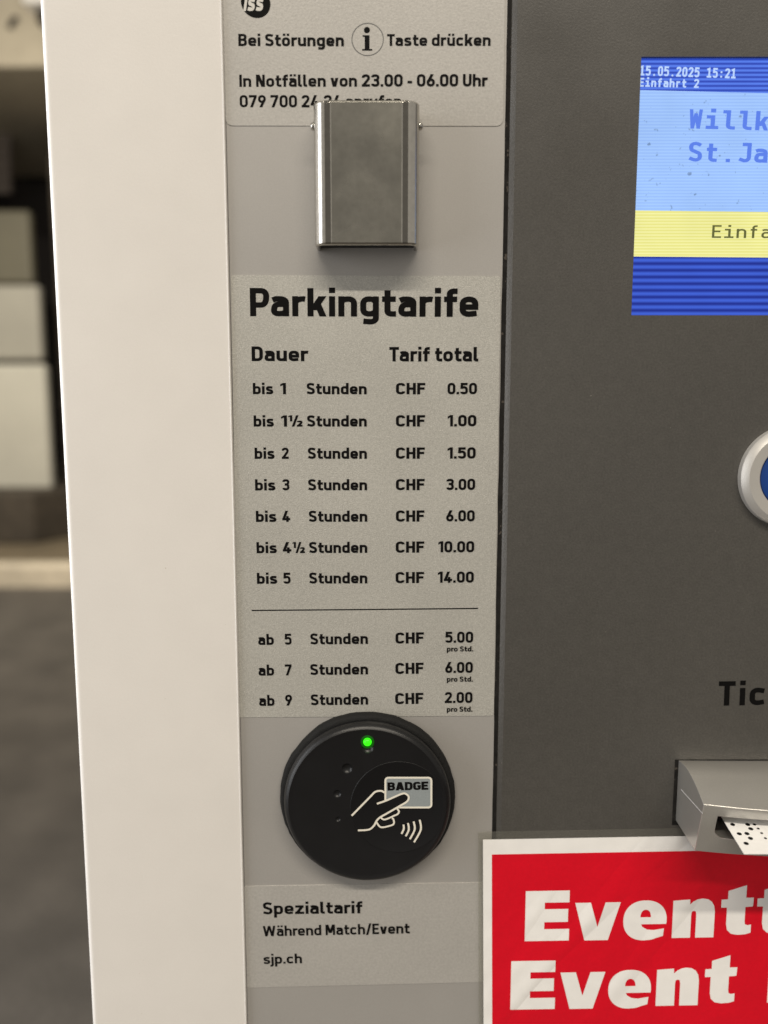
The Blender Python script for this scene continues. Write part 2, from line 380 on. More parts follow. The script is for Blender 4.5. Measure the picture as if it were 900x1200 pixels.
    if ch == '5': return W, [st((W - .03, C), (h + .03, C), (h + .01, .50)), st((h, .48), (W*.5, .61, 'v'), (R_, .36, 'h'), (R_, .28), (W/2, h, 'v'), (h, .22, 'h'))], []
    if ch in '69':
        s = st((h, .33), (W/2, .64 - h, 'v'), (R_, .33, 'h'), (W/2, h, 'v'), (h, .33, 'h'))
        p = dg_(h + .03, .38, W*.66, 1, hw*1.05)
        if ch == '9': s = [(W - x, 1 - y) for x, y in s]; p = [(W - x, 1 - y) for x, y in p]
        return W, [s + ['closed']], [p]
    if ch == '7': return W, [st((0, C), (W, C)), st((h, 1), (h, .80))], [dg_(W*.30, 0, W - hw*.56, 1 - w, hw)]
    if ch == '½':
        S = []; Pl = [dg_(.30, 0, .60, 1, hw*.75)]
        for g, ox, oy in (('1', 0, .46), ('2', .56, 0)):
            W1, s1, p1 = glyph(g, w * 1.45)
            S += [('w', .54 * w * 1.45, [(ox + .54*x, oy + .54*y) for x, y in s]) for s in s1]
            Pl += [[(ox + .54*x, oy + .54*y) for x, y in p] for p in p1]
        return .92, S, Pl
    raise KeyError(ch)

def strip(pts, w, closed=False):
    """left and right outlines of a stroke of width w, mitred"""
    q = [pts[0]]
    for p in pts[1:]:
        if math.hypot(p[0] - q[-1][0], p[1] - q[-1][1]) > 1e-4: q.append(p)
    if closed and math.hypot(q[0][0] - q[-1][0], q[0][1] - q[-1][1]) < 1e-3: q.pop()
    n = len(q); L_, R2 = [], []
    for i in range(n):
        a = q[i - 1] if (i > 0 or closed) else None
        b = q[(i + 1) % n] if (i < n - 1 or closed) else None
        def nrm(p, r):
            dx, dy = r[0] - p[0], r[1] - p[1]; l = math.hypot(dx, dy); return (-dy / l, dx / l)
        n1 = nrm(a, q[i]) if a else nrm(q[i], b); n2 = nrm(q[i], b) if b else n1
        mx, my = n1[0] + n2[0], n1[1] + n2[1]; l = math.hypot(mx, my)
        if l < 1e-6: mx, my, k = n1[0], n1[1], 1
        else:
            mx /= l; my /= l; k = min(2.2, 1 / max(.3, mx * n1[0] + my * n1[1]))
        L_.append((q[i][0] + mx * k * w / 2, q[i][1] + my * k * w / 2)); R2.append((q[i][0] - mx * k * w / 2, q[i][1] - my * k * w / 2))
    return L_, R2

def add_text(mb, s, uL, vL, uR, vR, cap, y, w=.18, sp=.095, mono=None, italic=0, mi=0, spw=None):
    """write s along the baseline from photo point (uL, vL) to (uR, vR) on the plane y; the run is fitted to that width"""
    A = P(uL, vL, y); B = P(uR, vR, y); top = P(uL, vL - cap, y)
    H = (top - A).length; e = (B - A); Wd = e.length; e.normalize(); up = Vector((-e.z, 0, e.x))
    items = []; x = 0
    for i, ch in enumerate(s):
        if mono: 
            if ch != ' ':
                W, S, Pl = glyph(ch, w, True)
                if W > .52:
                    k_ = .52 / W; sh = lambda q: (q[0]*k_, q[1]) if not isinstance(q, str) else q
                    S = [[sh(q) for q in st_] for st_ in S]; Pl = [[sh(q) for q in pl_] for pl_ in Pl]; W = .52
                items.append((x + (.5 - W) / 2, S, Pl))
            x += mono
        else:
            W, S, Pl = glyph(ch, w)
            if ch == ' ' and spw: W = spw
            items.append((x, S, Pl)); x += W + (sp if ch != ' ' else .04)
            nx = s[i + 1] if i + 1 < len(s) else ''
            if ch in 'TPFWr' and nx in 'aeo': x -= .05
            if ch in 'rtfk' and nx: x -= .03
            if ch == ' ' or nx == ' ': pass
    tot = (x - sp) if not mono else (len(s) - 1) * mono + .5
    sx = Wd / tot
    def W3(p): 
        return A + e * ((p[0] + italic * p[1]) * (sx if not italic else sx)) + up * (p[1] * H) + Vector((0, -mb.z, 0))
    ry = sx / H                                        # keep stroke weight even when the run is squeezed
    for ox, S, Pl in items:
        for stroke in S:
            ww = w
            if isinstance(stroke, tuple): _, ww, stroke = stroke
            closed = stroke[-1] == 'closed'
            if closed: stroke = stroke[:-1]
            a, b = strip(stroke, ww, closed); mb.z += 3e-6
            mb.grid([[W3((p[0] + ox, p[1])) for p in a], [W3((p[0] + ox, p[1])) for p in b]], mi, closed)
        for p in Pl:
            mb.z += 3e-6; mb.poly([W3((q[0] + ox, q[1])) for q in p], mi)
def lettering(name, runs, y, material, parent, label=None):
    mb = MB()
    for r in runs:
        a = r[:7]; k = r[7] if len(r) > 7 else {}
        add_text(mb, *a[:6], y=y, **({'w': a[6]} if len(a) > 6 else {}), **k)
    o = mb.build(name, material, parent, clean=False)
    if label: o['label'] = label
    return o
def line_px(mb, pts, wpx, y, mi=0, closed=False):     # a drawn line through photo points on plane y
    q = [P(u, v, y) for u, v in pts]
    a, b = strip([(p.x, p.z) for p in q], wpx * MMPX, closed); mb.z += 4e-6
    mb.grid([[(p[0], y - mb.z, p[1]) for p in a], [(p[0], y - mb.z, p[1]) for p in b]], mi, closed)
def smooth_pts(pts, n=6):                             # Catmull-Rom through the given points
    out = []
    for i in range(len(pts) - 1):
        p0 = pts[max(i - 1, 0)]; p1 = pts[i]; p2 = pts[i + 1]; p3 = pts[min(i + 2, len(pts) - 1)]
        for k in range(n):
            t = k / n
            out.append(tuple(.5 * (2*p1[j] + (p2[j] - p0[j])*t + (2*p0[j] - 5*p1[j] + 4*p2[j] - p3[j])*t*t + (3*p1[j] - p0[j] - 3*p2[j] + p3[j])*t**3) for j in (0, 1)))
    return out + [pts[-1]]
def disc(mb, c, r, y, n=40, mi=0):
    mb.poly([(c.x + r*math.cos(2*math.pi*k/n), y, c.z + r*math.sin(2*math.pi*k/n)) for k in range(n)], mi)
def fill_curve(polys):
    """polygons with holes -> triangles, as 2D point lists"""
    cu = bpy.data.curves.new('tmp', 'CURVE'); cu.dimensions = '2D'; cu.fill_mode = 'BOTH'
    for pl in polys:
        s = cu.splines.new('POLY'); s.points.add(len(pl) - 1)
        for q, p in zip(s.points, pl): q.co = (p[0], p[1], 0, 1)
        s.use_cyclic_u = True
    o = bpy.data.objects.new('tmp', cu); COL.objects.link(o)
    dg = bpy.context.evaluated_depsgraph_get(); me = bpy.data.meshes.new_from_object(o.evaluated_get(dg))
    out = [[(me.vertices[i].co.x, me.vertices[i].co.y) for i in p.vertices] for p in me.polygons]
    bpy.data.objects.remove(o); bpy.data.curves.remove(cu); bpy.data.meshes.remove(me)
    return out

# ================================================================== the place behind (seen out of focus on the left)
g = MB(); g.box((-14, -6, -.3), (10, 16, 0)); structure(g.build('ground', M['asphalt']))
KY = CAM.y + 5.45
k = MB(); k.box((-14, KY, -.1), (10, KY + .16, .145)); structure(k.build('kerb', M['kerb'], bevel=.02))
k = MB(); k.box((-14, KY + .16, -.1), (10, 14, .138)); structure(k.build('pavement', M['tan']))
b = MB(); b.box((-14, 9.2, .138), (10, 9.5, 4.6)); tag(b.build('back_wall', M['recess_dark']), 'wall deep in the recess behind the pale panels, shade put in its colour', 'wall')
# low wall with a base that runs obliquely
lw = MB()
q0, q1, q2 = (-6.0, 4.95 + .55), (-2.72, 5.72), (-2.45, 7.6)
lw.prism([(-6, 5.62), (-2.62, 5.95 + .05), (-1.2, 8.9), (-6, 8.9)], .138, .52)
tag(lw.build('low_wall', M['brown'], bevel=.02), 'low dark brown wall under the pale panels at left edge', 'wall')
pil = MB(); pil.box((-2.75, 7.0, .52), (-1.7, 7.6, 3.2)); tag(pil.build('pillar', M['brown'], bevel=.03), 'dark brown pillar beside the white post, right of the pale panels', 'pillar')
def at(u, v, y): return P(u, v, y)
def pale(name, u1, v0, v1, y, m_, label):
    a = at(u1, v1, y); t = at(u1, v0, y)
    mb = MB(); mb.box((a.x - 1.1, y, a.z), (a.x, y + .10, t.z)); return tag(mb.build(name, m_, bevel=.025), label, 'panel')
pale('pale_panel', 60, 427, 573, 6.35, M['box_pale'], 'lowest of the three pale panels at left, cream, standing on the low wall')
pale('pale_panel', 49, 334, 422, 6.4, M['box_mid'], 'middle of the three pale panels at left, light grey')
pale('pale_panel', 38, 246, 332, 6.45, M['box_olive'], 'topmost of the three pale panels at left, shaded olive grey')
sl = MB()
for i in range(5):
    a = at(12, 226 - i*14, 7.4); sl.box((a.x - 1.0, 7.4, a.z), (a.x, 7.44, a.z + .075))
a = at(12, 226, 7.4); sl.box((a.x - 1.0, 7.442, a.z), (a.x, 7.47, a.z + .52))
tag(sl.build('slatted_vent', M['slat']), 'small brown slatted vent in the dark recess above the panels', 'vent')
bz = at(20, 78, 5.9).z
bm_ = MB(); bm_.box((-14, 5.9, bz), (10, 8.9, bz + 1.1))
beam = tag(bm_.build('concrete_beam', M['concrete'], bevel=.02), 'beige concrete beam across the top left corner', 'beam')
h_ = MB(); a = at(17, 28, 5.9); h_.tube([(a.x - .025, 5.87, a.z - .04), (a.x, 5.86, a.z), (a.x + .03, 5.87, a.z + .03)], .016); h_.build('hook', M['recess_dark'], beam)
lm = MB(); a = at(47, 6, 5.88); lm.box((a.x - .06, 5.72, a.z - .05), (a.x + .6, 5.897, a.z + .05), 0); lm.box((a.x + .0, 5.80, a.z - .14), (a.x + .12, 5.897, a.z - .052), 1)
tag(lm.build('cable_tray', [M['white'], M['recess_dark']], bevel=.01), 'short white cable tray on a dark bracket under the beam top', 'cable tray')

# ================================================================== the parking terminal
T0 = thing('parking_terminal', (0.09, .16, 0), 'white and dark grey parking garage entry terminal with lit screen and badge reader', 'ticket machine')
YP = .0010                                            # front of the light grey plate, just behind the white rim
xL = P(75.5, 600).x; xPl = P(274.8, 600).x; xG = P(584.0, 600).x; xD = P(588.4, 600).x; xR = .30
TOP = 1.52
rc = .0029
prof = [(xL, .30)] + [(xL + rc - rc*math.cos(R(a)), rc - rc*math.sin(R(a))) for a in range(0, 91, 15)]
prof += [(xPl - .0008, 0), (xPl - .0006, -.00025), (xPl - .0003, -.00035), (xPl - .0001, -.00015), (xPl, .0003), (xPl, .006), (xR, .006), (xR, .30)]
mb = MB(); mb.prism(prof, .0, TOP); mb.build('housing', M['white'], T0, smooth=35)
mb = MB(); mb.slab([(xPl + .0002, .35), (xG, .35), (xG, TOP - .02), (xPl + .0002, TOP - .02)], YP, .0058); mb.build('label_plate', M['plate'], T0)
mb = MB()                                             # dirty seal in the joint beside the dark panel, with a slightly ragged edge
nn = 120; zz = [.35 + (TOP - .37) * i / nn for i in range(nn + 1)]
mb.grid([[(xG + .0001 - .00025*abs(random.gauss(0, .6)), .0009, z) for z in zz], [(xD + .0001, .0009, z) for z in zz]])
mb.build('joint_seal', M['gap'], T0, clean=False)

# dark front panel with the display opening cut in it
s_tl = P(750.5, 66.4, .0022); s_bl = P(741, 369.2, .0022)
hx0 = (P(750.5, 66.4, 0).x + P(741, 369, 0).x) / 2; hz1 = P(750, 66.4, 0).z; hz0 = P(741, 369.4, 0).z; hx1 = hx0 + .105
Hole = [(hx0 + .0006, hz0), (hx1, hz0), (hx1, hz1), (hx0 - .0006 + .0009, hz1)]
pd = [(xD, .005), (xD, .0012), (xD + .0004, .0009), (xD + .0020, 0.0), (xR - .004, 0), (xR - .001, .0006), (xR - .0005, .005)]
mb = MB(); mb.prism(pd, .36, TOP - .02); panel = mb.build('front_panel', M['dark'], T0, smooth=20)
cutter = MB(); cutter.box((hx0, -.02, hz0), (hx1, .0040, hz1)); cc = cutter.build('cutter', M['hole'])
panel_obj = panel
bpy.context.view_layer.update(); cut(panel, [cc])

# display behind the opening: four bands, scan lines, lettering
YS = .0016
def sRGB(*c): return tuple(((x/255 + .055)/1.055)**2.4 if x > 10 else x/255/12.92 for x in c)
PER = 7.4 * MMPX
M['scr_head'] = emat('screen_header', sRGB(38, 66, 178), sRGB(88, 128, 240), PER * .62)
M['scr_main'] = emat('screen_light_blue', sRGB(152, 189, 250), sRGB(166, 203, 255), PER * .45, speck=[(420, .70), (900, .72)])
M['scr_yel'] = emat('screen_yellow', sRGB(232, 228, 132), sRGB(246, 243, 168), PER * .45)
M['scr_low'] = emat('screen_dark_blue', sRGB(20, 42, 145), sRGB(60, 96, 214), PER)
rows = [(64, 64), (105.5, 109.3), (246.6, 248.4), (300.6, 301.8), (374, 374)]
mb = MB(); xs0, xs1 = hx0 - .002, hx1 + .002
for i in range(4):
    def zrow(r, x):
        t = (x - P(745, 240, YS).x) / (P(900, 240, YS).x - P(745, 240, YS).x); return P(745, r[0] + (r[1] - r[0]) * t, YS).z
    a, b2 = rows[i], rows[i + 1]
    mb.poly([(xs0, YS, zrow(b2, xs0)), (xs1, YS, zrow(b2, xs1)), (xs1, YS, zrow(a, xs1)), (xs0, YS, zrow(a, xs0))], i)
screen = mb.build('screen', [M['scr_head'], M['scr_main'], M['scr_yel'], M['scr_low']], T0, clean=False)
M['txt_white'] = emat('screen_white', sRGB(190, 215, 255), None); M['txt_blue'] = emat('screen_blue', sRGB(90, 128, 234), None)
M['txt_olive'] = emat('screen_olive', sRGB(96, 98, 52), None)
def mono_run(s, u0, v0, pitch, slope, cap, wt):
    # one cell is 'pitch' pixels wide and holds glyphs .5 units wide
    n = len(s); g = .5; m_ = .66
    uR = u0 + (n - 1) * pitch + pitch * g / m_
    return (s, u0, v0, uR, v0 + slope * (uR - u0), cap, wt, {'mono': m_})
lettering('screen_lettering', [mono_run('15.05.2025 15:21', 749.5, 88.3, 7.13, .034, 11.6, .19), mono_run('Einfahrt 2', 748.8, 101.6, 7.13, .024, 10.4, .19)], YS - .0001, M['txt_white'], screen)
lettering('screen_lettering', [mono_run('Willkommen', 807.2, 150.6, 19.5, .026, 22.6, .17), mono_run('St.Jakob', 807, 189.2, 19.2, .018, 23, .17)], YS - .0001, M['txt_blue'], screen)
lettering('screen_lettering', [mono_run('Einfahrt', 834, 278.8, 14.5, .006, 15, .13)], YS - .0001, M['txt_olive'], screen)

# call button
bc = P(924, 558, 0)
mb = MB(); rr = 58.6 * MMPX
mb.lathe(bc, [(rr + .0002, 0), (rr, -.0024), (rr - .0003, -.0028), (rr*.885, -.0043), (rr*.875, -.0044), (rr*.68, -.0043), (rr*.662, -.0040), (rr*.655, -.0020), (rr*.65, .0)], 120)
ring = mb.build('button_ring', M['alu_ring'], T0, smooth=30)
mb = MB(); mb.lathe(bc, [(rr*.648, -.0004), (rr*.645, -.0022), (rr*.62, -.0030), (rr*.4, -.0033), (rr*.15, -.0034), (.0001, -.0034)], 96); mb.build('button_cap', M['blue'], ring, smooth=40)
lettering('panel_lettering', [('Ticket', 841.5, 827, 966, 825, 28.4, .19, {'sp': .16})], -.0001, M['ink'], panel)

# badge reader
rc0 = P(430.7, 932.3, 0); YF = -.0072
rf = (P(528.2, 936, YF).x - P(333.8, 936, YF).x) / 2 + .0004
rb = (P(532.6, 932, 0).x - P(328.9, 932, 0).x) / 2
body = MB()
body.lathe(rc0, [(0.0001, .0005), (rf - .0002, .0005), (rf, -.0045), (rf - .0001, YF + .0018), (rf - .0006, YF + .0007), (rf - .0013, YF + .0001), (rf - .0019, YF - .00022), (rf - .0026, YF - .0001), (rf - .0034, YF), (.0001, YF)], 128)
reader = body.build('badge_reader', M['black'], T0, smooth=25)
def face(u, v): return P(u, v, YF)
cuts = []
for u, v, r in ((431, 876, 7.2), (406.8, 900.5, 6.4), (395.3, 930.2, 4.8), (396, 960, 3.2)):
    c = face(u, v); cm = MB(); R0 = r * MMPX
    S = R0 * 1.25; off = math.sqrt(S*S - R0*R0)
    n1, n2 = 28, 14
    rowsS = [[(c.x + S*math.sin(math.pi*i/n2)*math.cos(2*math.pi*j/n1), YF - off + S*math.cos(math.pi*i/n2), c.z + S*math.sin(math.pi*i/n2)*math.sin(2*math.pi*j/n1)) for j in range(n1)] for i in range(n2 + 1)]
    cm.grid(rowsS, 0, True); cuts.append(cm.build('cutter', M['black']))
bpy.context.view_layer.update(); cut(reader, cuts)
for p in reader.data.polygons: p.use_smooth = True
reader.data.set_sharp_from_angle(angle=R(25))
wv = [random.gauss(0, .00013) for _ in range(96)]
wv = [(wv[i-2] + wv[i-1] + wv[i] + wv[(i+1) % 96] + wv[(i+2) % 96]) / 2.6 for i in range(96)]
mb = MB(); mb.lathe(rc0, [(rb, YP), (rb + .0001, -.0012), (rb - .0004, -.0022), (rb - .0010, -.0027), (rf - .0003, -.0027)], 96, wob=lambda k: wv[k] + .0004*(random.random() - .5)*.6)
mb.build('rubber_seal', M['rubber'], reader, smooth=50, clean=False)
ic = face(467, 946)
mb = MB(); ri = 59 * MMPX * .97
mb.lathe(ic, [(ri + .00025, YF - .00002), (ri + .00012, YF - .00016), (ri, YF - .00016), (ri - .0003, YF - .00004), (.0001, YF - .00004)], 96); 
mb.build('inlay_disc', M['black_disc'], reader, smooth=40)
mb = MB(); lc = face(430.6, 869.2); rl = 5.0 * MMPX
mb.lathe(lc, [(rl*1.75, YF + .0008), (rl*1.7, YF + .00005), (rl*1.4, YF - .0001), (.0001, YF - .0001)], 24); mb.build('led_halo', M['led_halo'], reader, smooth=60)  # disc that paints the halo of the LED
mb = MB()
mb.lathe(lc, [(rl, YF + .0010), (rl, YF - .0002), (rl*.85, YF - .0009), (rl*.5, YF - .0013), (.0001, YF - .0015)], 24); mb.build('led', M['led'], reader, smooth=60)
YI = YF - .00024
def zp(x, y): return (400 + x / 6.4286, 840 + y / 6.4286)
mb = MB()
cpts = rrect(332, 678, 459, 683, 22, 5)
mb.poly([P(*zp(x, y), YI) for x, y in cpts]); mb.build('card_symbol', M['card'], reader, clean=False)
mb = MB(); line_px(mb, [zp(x, y) for x, y in cpts], 2.3, YI - .00002, closed=True)
mb.build('card_outline', M['icon'], reader, clean=False)
YH = YI - .00008
mb = MB()
fing = smooth_pts([(268, 655), (345, 628), (455, 580), (490, 583), (508, 606), (495, 638), (440, 672), (340, 730), (296, 755), (268, 780), (244, 822), (205, 850), (125, 856)])
blk = [P(*zp(x, y), YH + .00003) for x, y in smooth_pts([(268, 655), (345, 628), (455, 580), (490, 583), (508, 606), (495, 638), (440, 672), (340, 730), (296, 755)])]
hb = MB(); hb.poly(blk); hb.build('hand_fill', M['black_disc'], reader, clean=False)
line_px(mb, [zp(*p) for p in fing], 2.3, YH)
line_px(mb, [zp(*p) for p in smooth_pts([(78, 745), (215, 605), (255, 566), (300, 558), (326, 572)])], 2.3, YH)
line_px(mb, [zp(*p) for p in smooth_pts([(292, 752), (325, 774), (400, 744), (425, 732), (434, 712), (420, 692)])], 2.1, YH)
line_px(mb, [zp(*p) for p in smooth_pts([(266, 796), (300, 832), (375, 818), (396, 802), (392, 772), (380, 762)])], 2.1, YH)
mb.build('hand_symbol', M['icon'], reader, clean=False)
mb = MB()
for cx, a in ((462, ((468, 812), (470, 845), (453, 882))), (500, ((502, 800), (508, 850), (485, 900))), (540, ((545, 788), (552, 850), (516, 922))), (580, ((590, 776), (598, 850), (548, 945)))):
    line_px(mb, [zp(*p) for p in smooth_pts(list(a), 8)], 2.3, YH)
mb.build('wave_symbol', M['icon'], reader, clean=False)
u0, v0 = zp(348, 556); u1, v1 = zp(655, 549)
lettering('badge_lettering', [('BADGE', u0, v0, u1, v1, 9.6, .24, {'sp': .05})], YI - .00006, M['ink'], reader)

# metal flap over the card slot
FD = -.0122
fl, fr = P(366.5, 118, FD).x * .5 + P(369.6, 285, FD).x * .5, P(490.4, 118, FD).x * .5 + P(489, 285, FD).x * .5
fl -= .0003; fr += .0006
fz1, fz0 = P(430, 116.5, FD).z, P(430, 287, FD).z
cl_, cr_ = P(388, 200, FD).x, P(471, 200, FD).x
r3 = .0046; th = .0016
outer = [(fl, YP)] + [(fl + r3 - r3*math.cos(R(a)), FD + r3 - r3*math.sin(R(a)) + .00007) for a in range(0, 91, 10)]
outer += [(cl_ - .0002, FD + .00007), (cl_, FD), (cr_, FD), (cr_ + .0002, FD + .00007)]
outer += [(fr - r3 + r3*math.sin(R(a)), FD + r3 - r3*math.cos(R(a)) + .00007) for a in range(0, 91, 10)] + [(fr, YP)]
ri3 = r3 - th
inner = [(fr - th, YP)] + [(fr - r3 + ri3*math.sin(R(a)), FD + r3 - ri3*math.cos(R(a)) + .00007) for a in range(90, -1, -15)] + [(fl + r3 - ri3*math.cos(R(a)), FD + r3 - ri3*math.sin(R(a)) + .00007) for a in range(90, -1, -15)] + [(fl + th, YP)]
mb = MB(); mb.prism(outer + inner, fz0, fz1, top=False)
# end caps as quad strips so the sheet stays hollow
no = len(outer)
for z in (fz0, fz1):
    ins = [min(inner, key=lambda q: (q[0]-p[0])**2 + (q[1]-p[1])**2) for p in outer]
    mb.grid([[(x, y, z) for x, y in outer], [(x, y, z) for x, y in ins]])
flap = mb.build('metal_flap', [M['steel'], M['steel_dim_reflection'], M['steel_and_highlight']], T0, smooth=24)
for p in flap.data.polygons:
    if not (cl_ - .0001 < p.center.x + WORLD[flap].x < cr_ + .0001 and abs(p.normal.y) > .9): p.material_index = 1 if p.normal.y < -.97 else 2  # flat strips take the darkened steel, bends and rims the painted highlight
bv = flap.modifiers.new('bevel', 'BEVEL'); bv.width = .0010; bv.segments = 3; bv.limit_method = 'ANGLE'; bv.angle_limit = R(60)
mb = MB()
for xx in (cl_, cr_):
    mb = MB(); mb.box((xx - .00012, FD - .00004, fz0 + .001), (xx + .00012, FD + .0002, fz1 - .001)); mb.build('crease_line', M['steel_and_highlight'], flap)
mb = MB(); mb.box((fl + th, FD + .0026, fz0 + .0012), (fr - th, YP, fz1 - .0022)); mb.build('slot_block', M['hole'], flap)
for sx, x0, v in ((-1, fl, 148), (1, fr, 148)):
    c = P(430, v, -.0072); mb = MB(); rv = .0014
    prof_ = [(rv, 0), (rv*.95, .0005), (rv*.7, .0010), (rv*.3, .00125), (.00001, .0013)]
    mb.grid([[(x0 + sx*x, c.y + r*math.cos(2*math.pi*k/20), c.z + r*math.sin(2*math.pi*k/20)) for k in range(20)] for r, x in [(rv*.6, -.0003), (rv*.6, .0)] + prof_], 0, True)
    mb.build('rivet', M['steel_and_highlight'], flap, smooth=40)

# ticket dispenser nose
bk = P(795, 893.6, 0); rdg = PX(824.5, 942.4, bk.x); lowc = PX(814.4, 997, bk.x)
HWD = .0435; cx0 = bk.x + HWD
zb = lowc.z; bow = .0052
def section(x):
    s = (x - cx0) / HWD; bo = bow * (1 - s*s)
    dy, dz = rdg.y - bo, rdg.z - bo * .10
    pts = []
    for k in range(11):                                # convex top
        t = k / 10; pts.append((x, .004 + (dy - .004) * t, bk.z + (dz - bk.z) * t + .0036 * math.sin(math.pi * t) * (1 - .25*t)))
    pts += [(x, dy - .0001, dz - .0006), (x, rdg.y*.5 + lowc.y*.5 - bo, (dz + zb)/2), (x, lowc.y - bo*.9, zb), (x, .004, zb + .001)]
    return pts
xs = [cx0 - HWD + 2*HWD*i/32 for i in range(33)]
mb = MB(); secs = [section(x) for x in xs]
mb.grid(secs); mb.poly(secs[0]); mb.poly(secs[-1])
mb.grid([[s_[0] for s_ in secs], [s_[-1] for s_ in secs]])
nose = mb.build('ticket_dispenser', M['alu'], T0, smooth=28, clean=True)
sl0 = PX(853.5, 975, P(853.5, 975, rdg.y - .001).x); slx0 = P(841.5, 975, rdg.y - .001).x
slz1 = P(850, 956.5, rdg.y).z; slz0 = P(850, 986, rdg.y).z
slx1 = cx0 + (cx0 - slx0)
cm = MB(); ol = rrect(slx0, slx1, slz0, slz1, .0035, 6, (1, 1, 0, 0)); cm.slab(ol, -.05, -.008); c1 = cm.build('cutter', M['hole'])
cm = MB(); th_c = Vector((cx0, 0, 0)); n_ = 40; rn = cx0 - P(896, 950, rdg.y).x       # thumb notch in the top
zt_ = rdg.z
prof_n = [(cx0 + rn*math.cos(2*math.pi*k/n_), rdg.y - bow - .004 + rn*.62*math.sin(2*math.pi*k/n_)) for k in range(n_)]
cm.prism(prof_n, zt_ - .0035, zt_ + .02); c2 = cm.build('cutter', M['alu'])
bpy.context.view_layer.update(); cut(nose, [c1, c2])
for p in nose.data.polygons: p.use_smooth = True
nose.data.set_sharp_from_angle(angle=R(28))
bv = nose.modifiers.new('bevel', 'BEVEL'); bv.width = .0004; bv.segments = 2; bv.limit_method = 'ANGLE'; bv.angle_limit = R(40)
mb = MB(); mb.box((slx0 + .0001, -.0115, slz0 + .0001), (slx1 - .0001, -.008, slz1 - .0001)); mb.build('slot', M['hole'], nose)
mb = MB()                                              # seam round the nose
for x, in ((bk.x - .00012,),):
    a = PX(798, 925, bk.x - .0001); b2 = PX(823.5, 953.5, bk.x - .0001)
    d2 = (b2 - a).normalized(); nrm = Vector((0, -d2.z, d2.y)) * .00016
    mb.poly([a - nrm, b2 - nrm, b2 + nrm, a + nrm])
mb.build('seam_line', M['paper'], nose, clean=False)
mb = MB()                                              # dark joint round its foot
o2 = .0013
mb.slab([(bk.x - o2, zb - .001), (bk.x + 2*HWD + o2, zb - .001), (bk.x + 2*HWD + o2, bk.z + o2*.9), (bk.x - o2, bk.z + o2*.9)], -.0003, .0005)
mb.build('dispenser_joint', M['gap'], nose)

# ================================================================== stickers
YK = YP - .00022
def sticker(pxs, m_, r=None, corners=(1, 1, 1, 1)):
    q = [P(u, v, YK) for u, v in pxs]               # bl, br, tr, tl
    pts = []
    for i, p in enumerate(q):
        a = q[i - 1]; b = q[(i + 1) % 4]
        if r and corners[i]:
            da = (a - p).normalized() * r; db = (b - p).normalized() * r
            for k in range(7):
                t = k / 6; pts.append((p + da) * (1-t)**2 + p * 2*t*(1-t) + (p + db) * t*t)
        else: pts.append(p)
    mb = MB(); mb.slab([(p.x, p.z) for p in pts], YK, YP + .00005, 0, 1)
    return mb.build('sticker', [m_, M['film_edge']], None)
YT = YK - .00004
s1 = tag(sticker([(264.6, 147.2), (589.6, 147.6), (592.3, -60), (259.2, -60)], M['film'], .0026, (1, 1, 0, 0)),
         'upper silver sticker with black emergency phone number above and behind the metal flap', 'sticker')
lettering('lettering', [('Bei Störungen', 279.4, 54.0, 403, 54.2, 14.4, .195)], YT, M['ink'], s1)
lettering('lettering', [('Taste drücken', 453.6, 53.9, 574.8, 53.7, 14, .195)], YT, M['ink'], s1)
lettering('lettering', [('In Notfällen von 23.00 - 06.00 Uhr', 280.6, 101.8, 570.6, 101.1, 14.3, .188)], YT, M['ink'], s1)
lettering('lettering', [('079 700 24 24 anrufen', 281, 125.7, 470.6, 125.9, 14.3, .188)], YT, M['ink'], s1)
mb = MB(); line_px(mb, [(430.8 + 18.4*math.cos(2*math.pi*k/64), 46.2 + 18.9*math.sin(2*math.pi*k/64)) for k in range(64)], .9, YT, closed=True, mi=1)
c = P(430, 35.2, YT); disc(mb, c, 3.3*MMPX, YT - .00001)
for pl in ([(427.4, 41.2), (433.0, 41.2), (433.0, 59), (427.4, 59)], [(424.8, 41.2), (427.5, 41.2), (427.5, 43.4), (424.8, 42.6)], [(424.4, 57.4), (436.2, 57.4), (436.2, 59.3), (424.4, 59.3)]):
    mb.z += 4e-6; mb.poly([P(u, v, YT - mb.z) for u, v in pl])
mb.build('info_symbol', [M['ink'], M['ink_grey']], s1, clean=False)
mb = MB(); mb.poly([P(299.6 + 17.6*math.cos(a)*.98 + 2*math.sin(a), 3.2 + 18*math.sin(a), YT) for a in [2*math.pi*k/48 for k in range(48)]])
logo = mb.build('round_logo', M['ink'], s1, clean=False)
mb = MB(); add_text(mb, 'iss', 285.2, 12.8, 307.6, 12.8, 21, YT - .00003, w=.20, sp=.10, italic=.22); mb.build('logo_lettering', M['film_ink'], logo, clean=False)

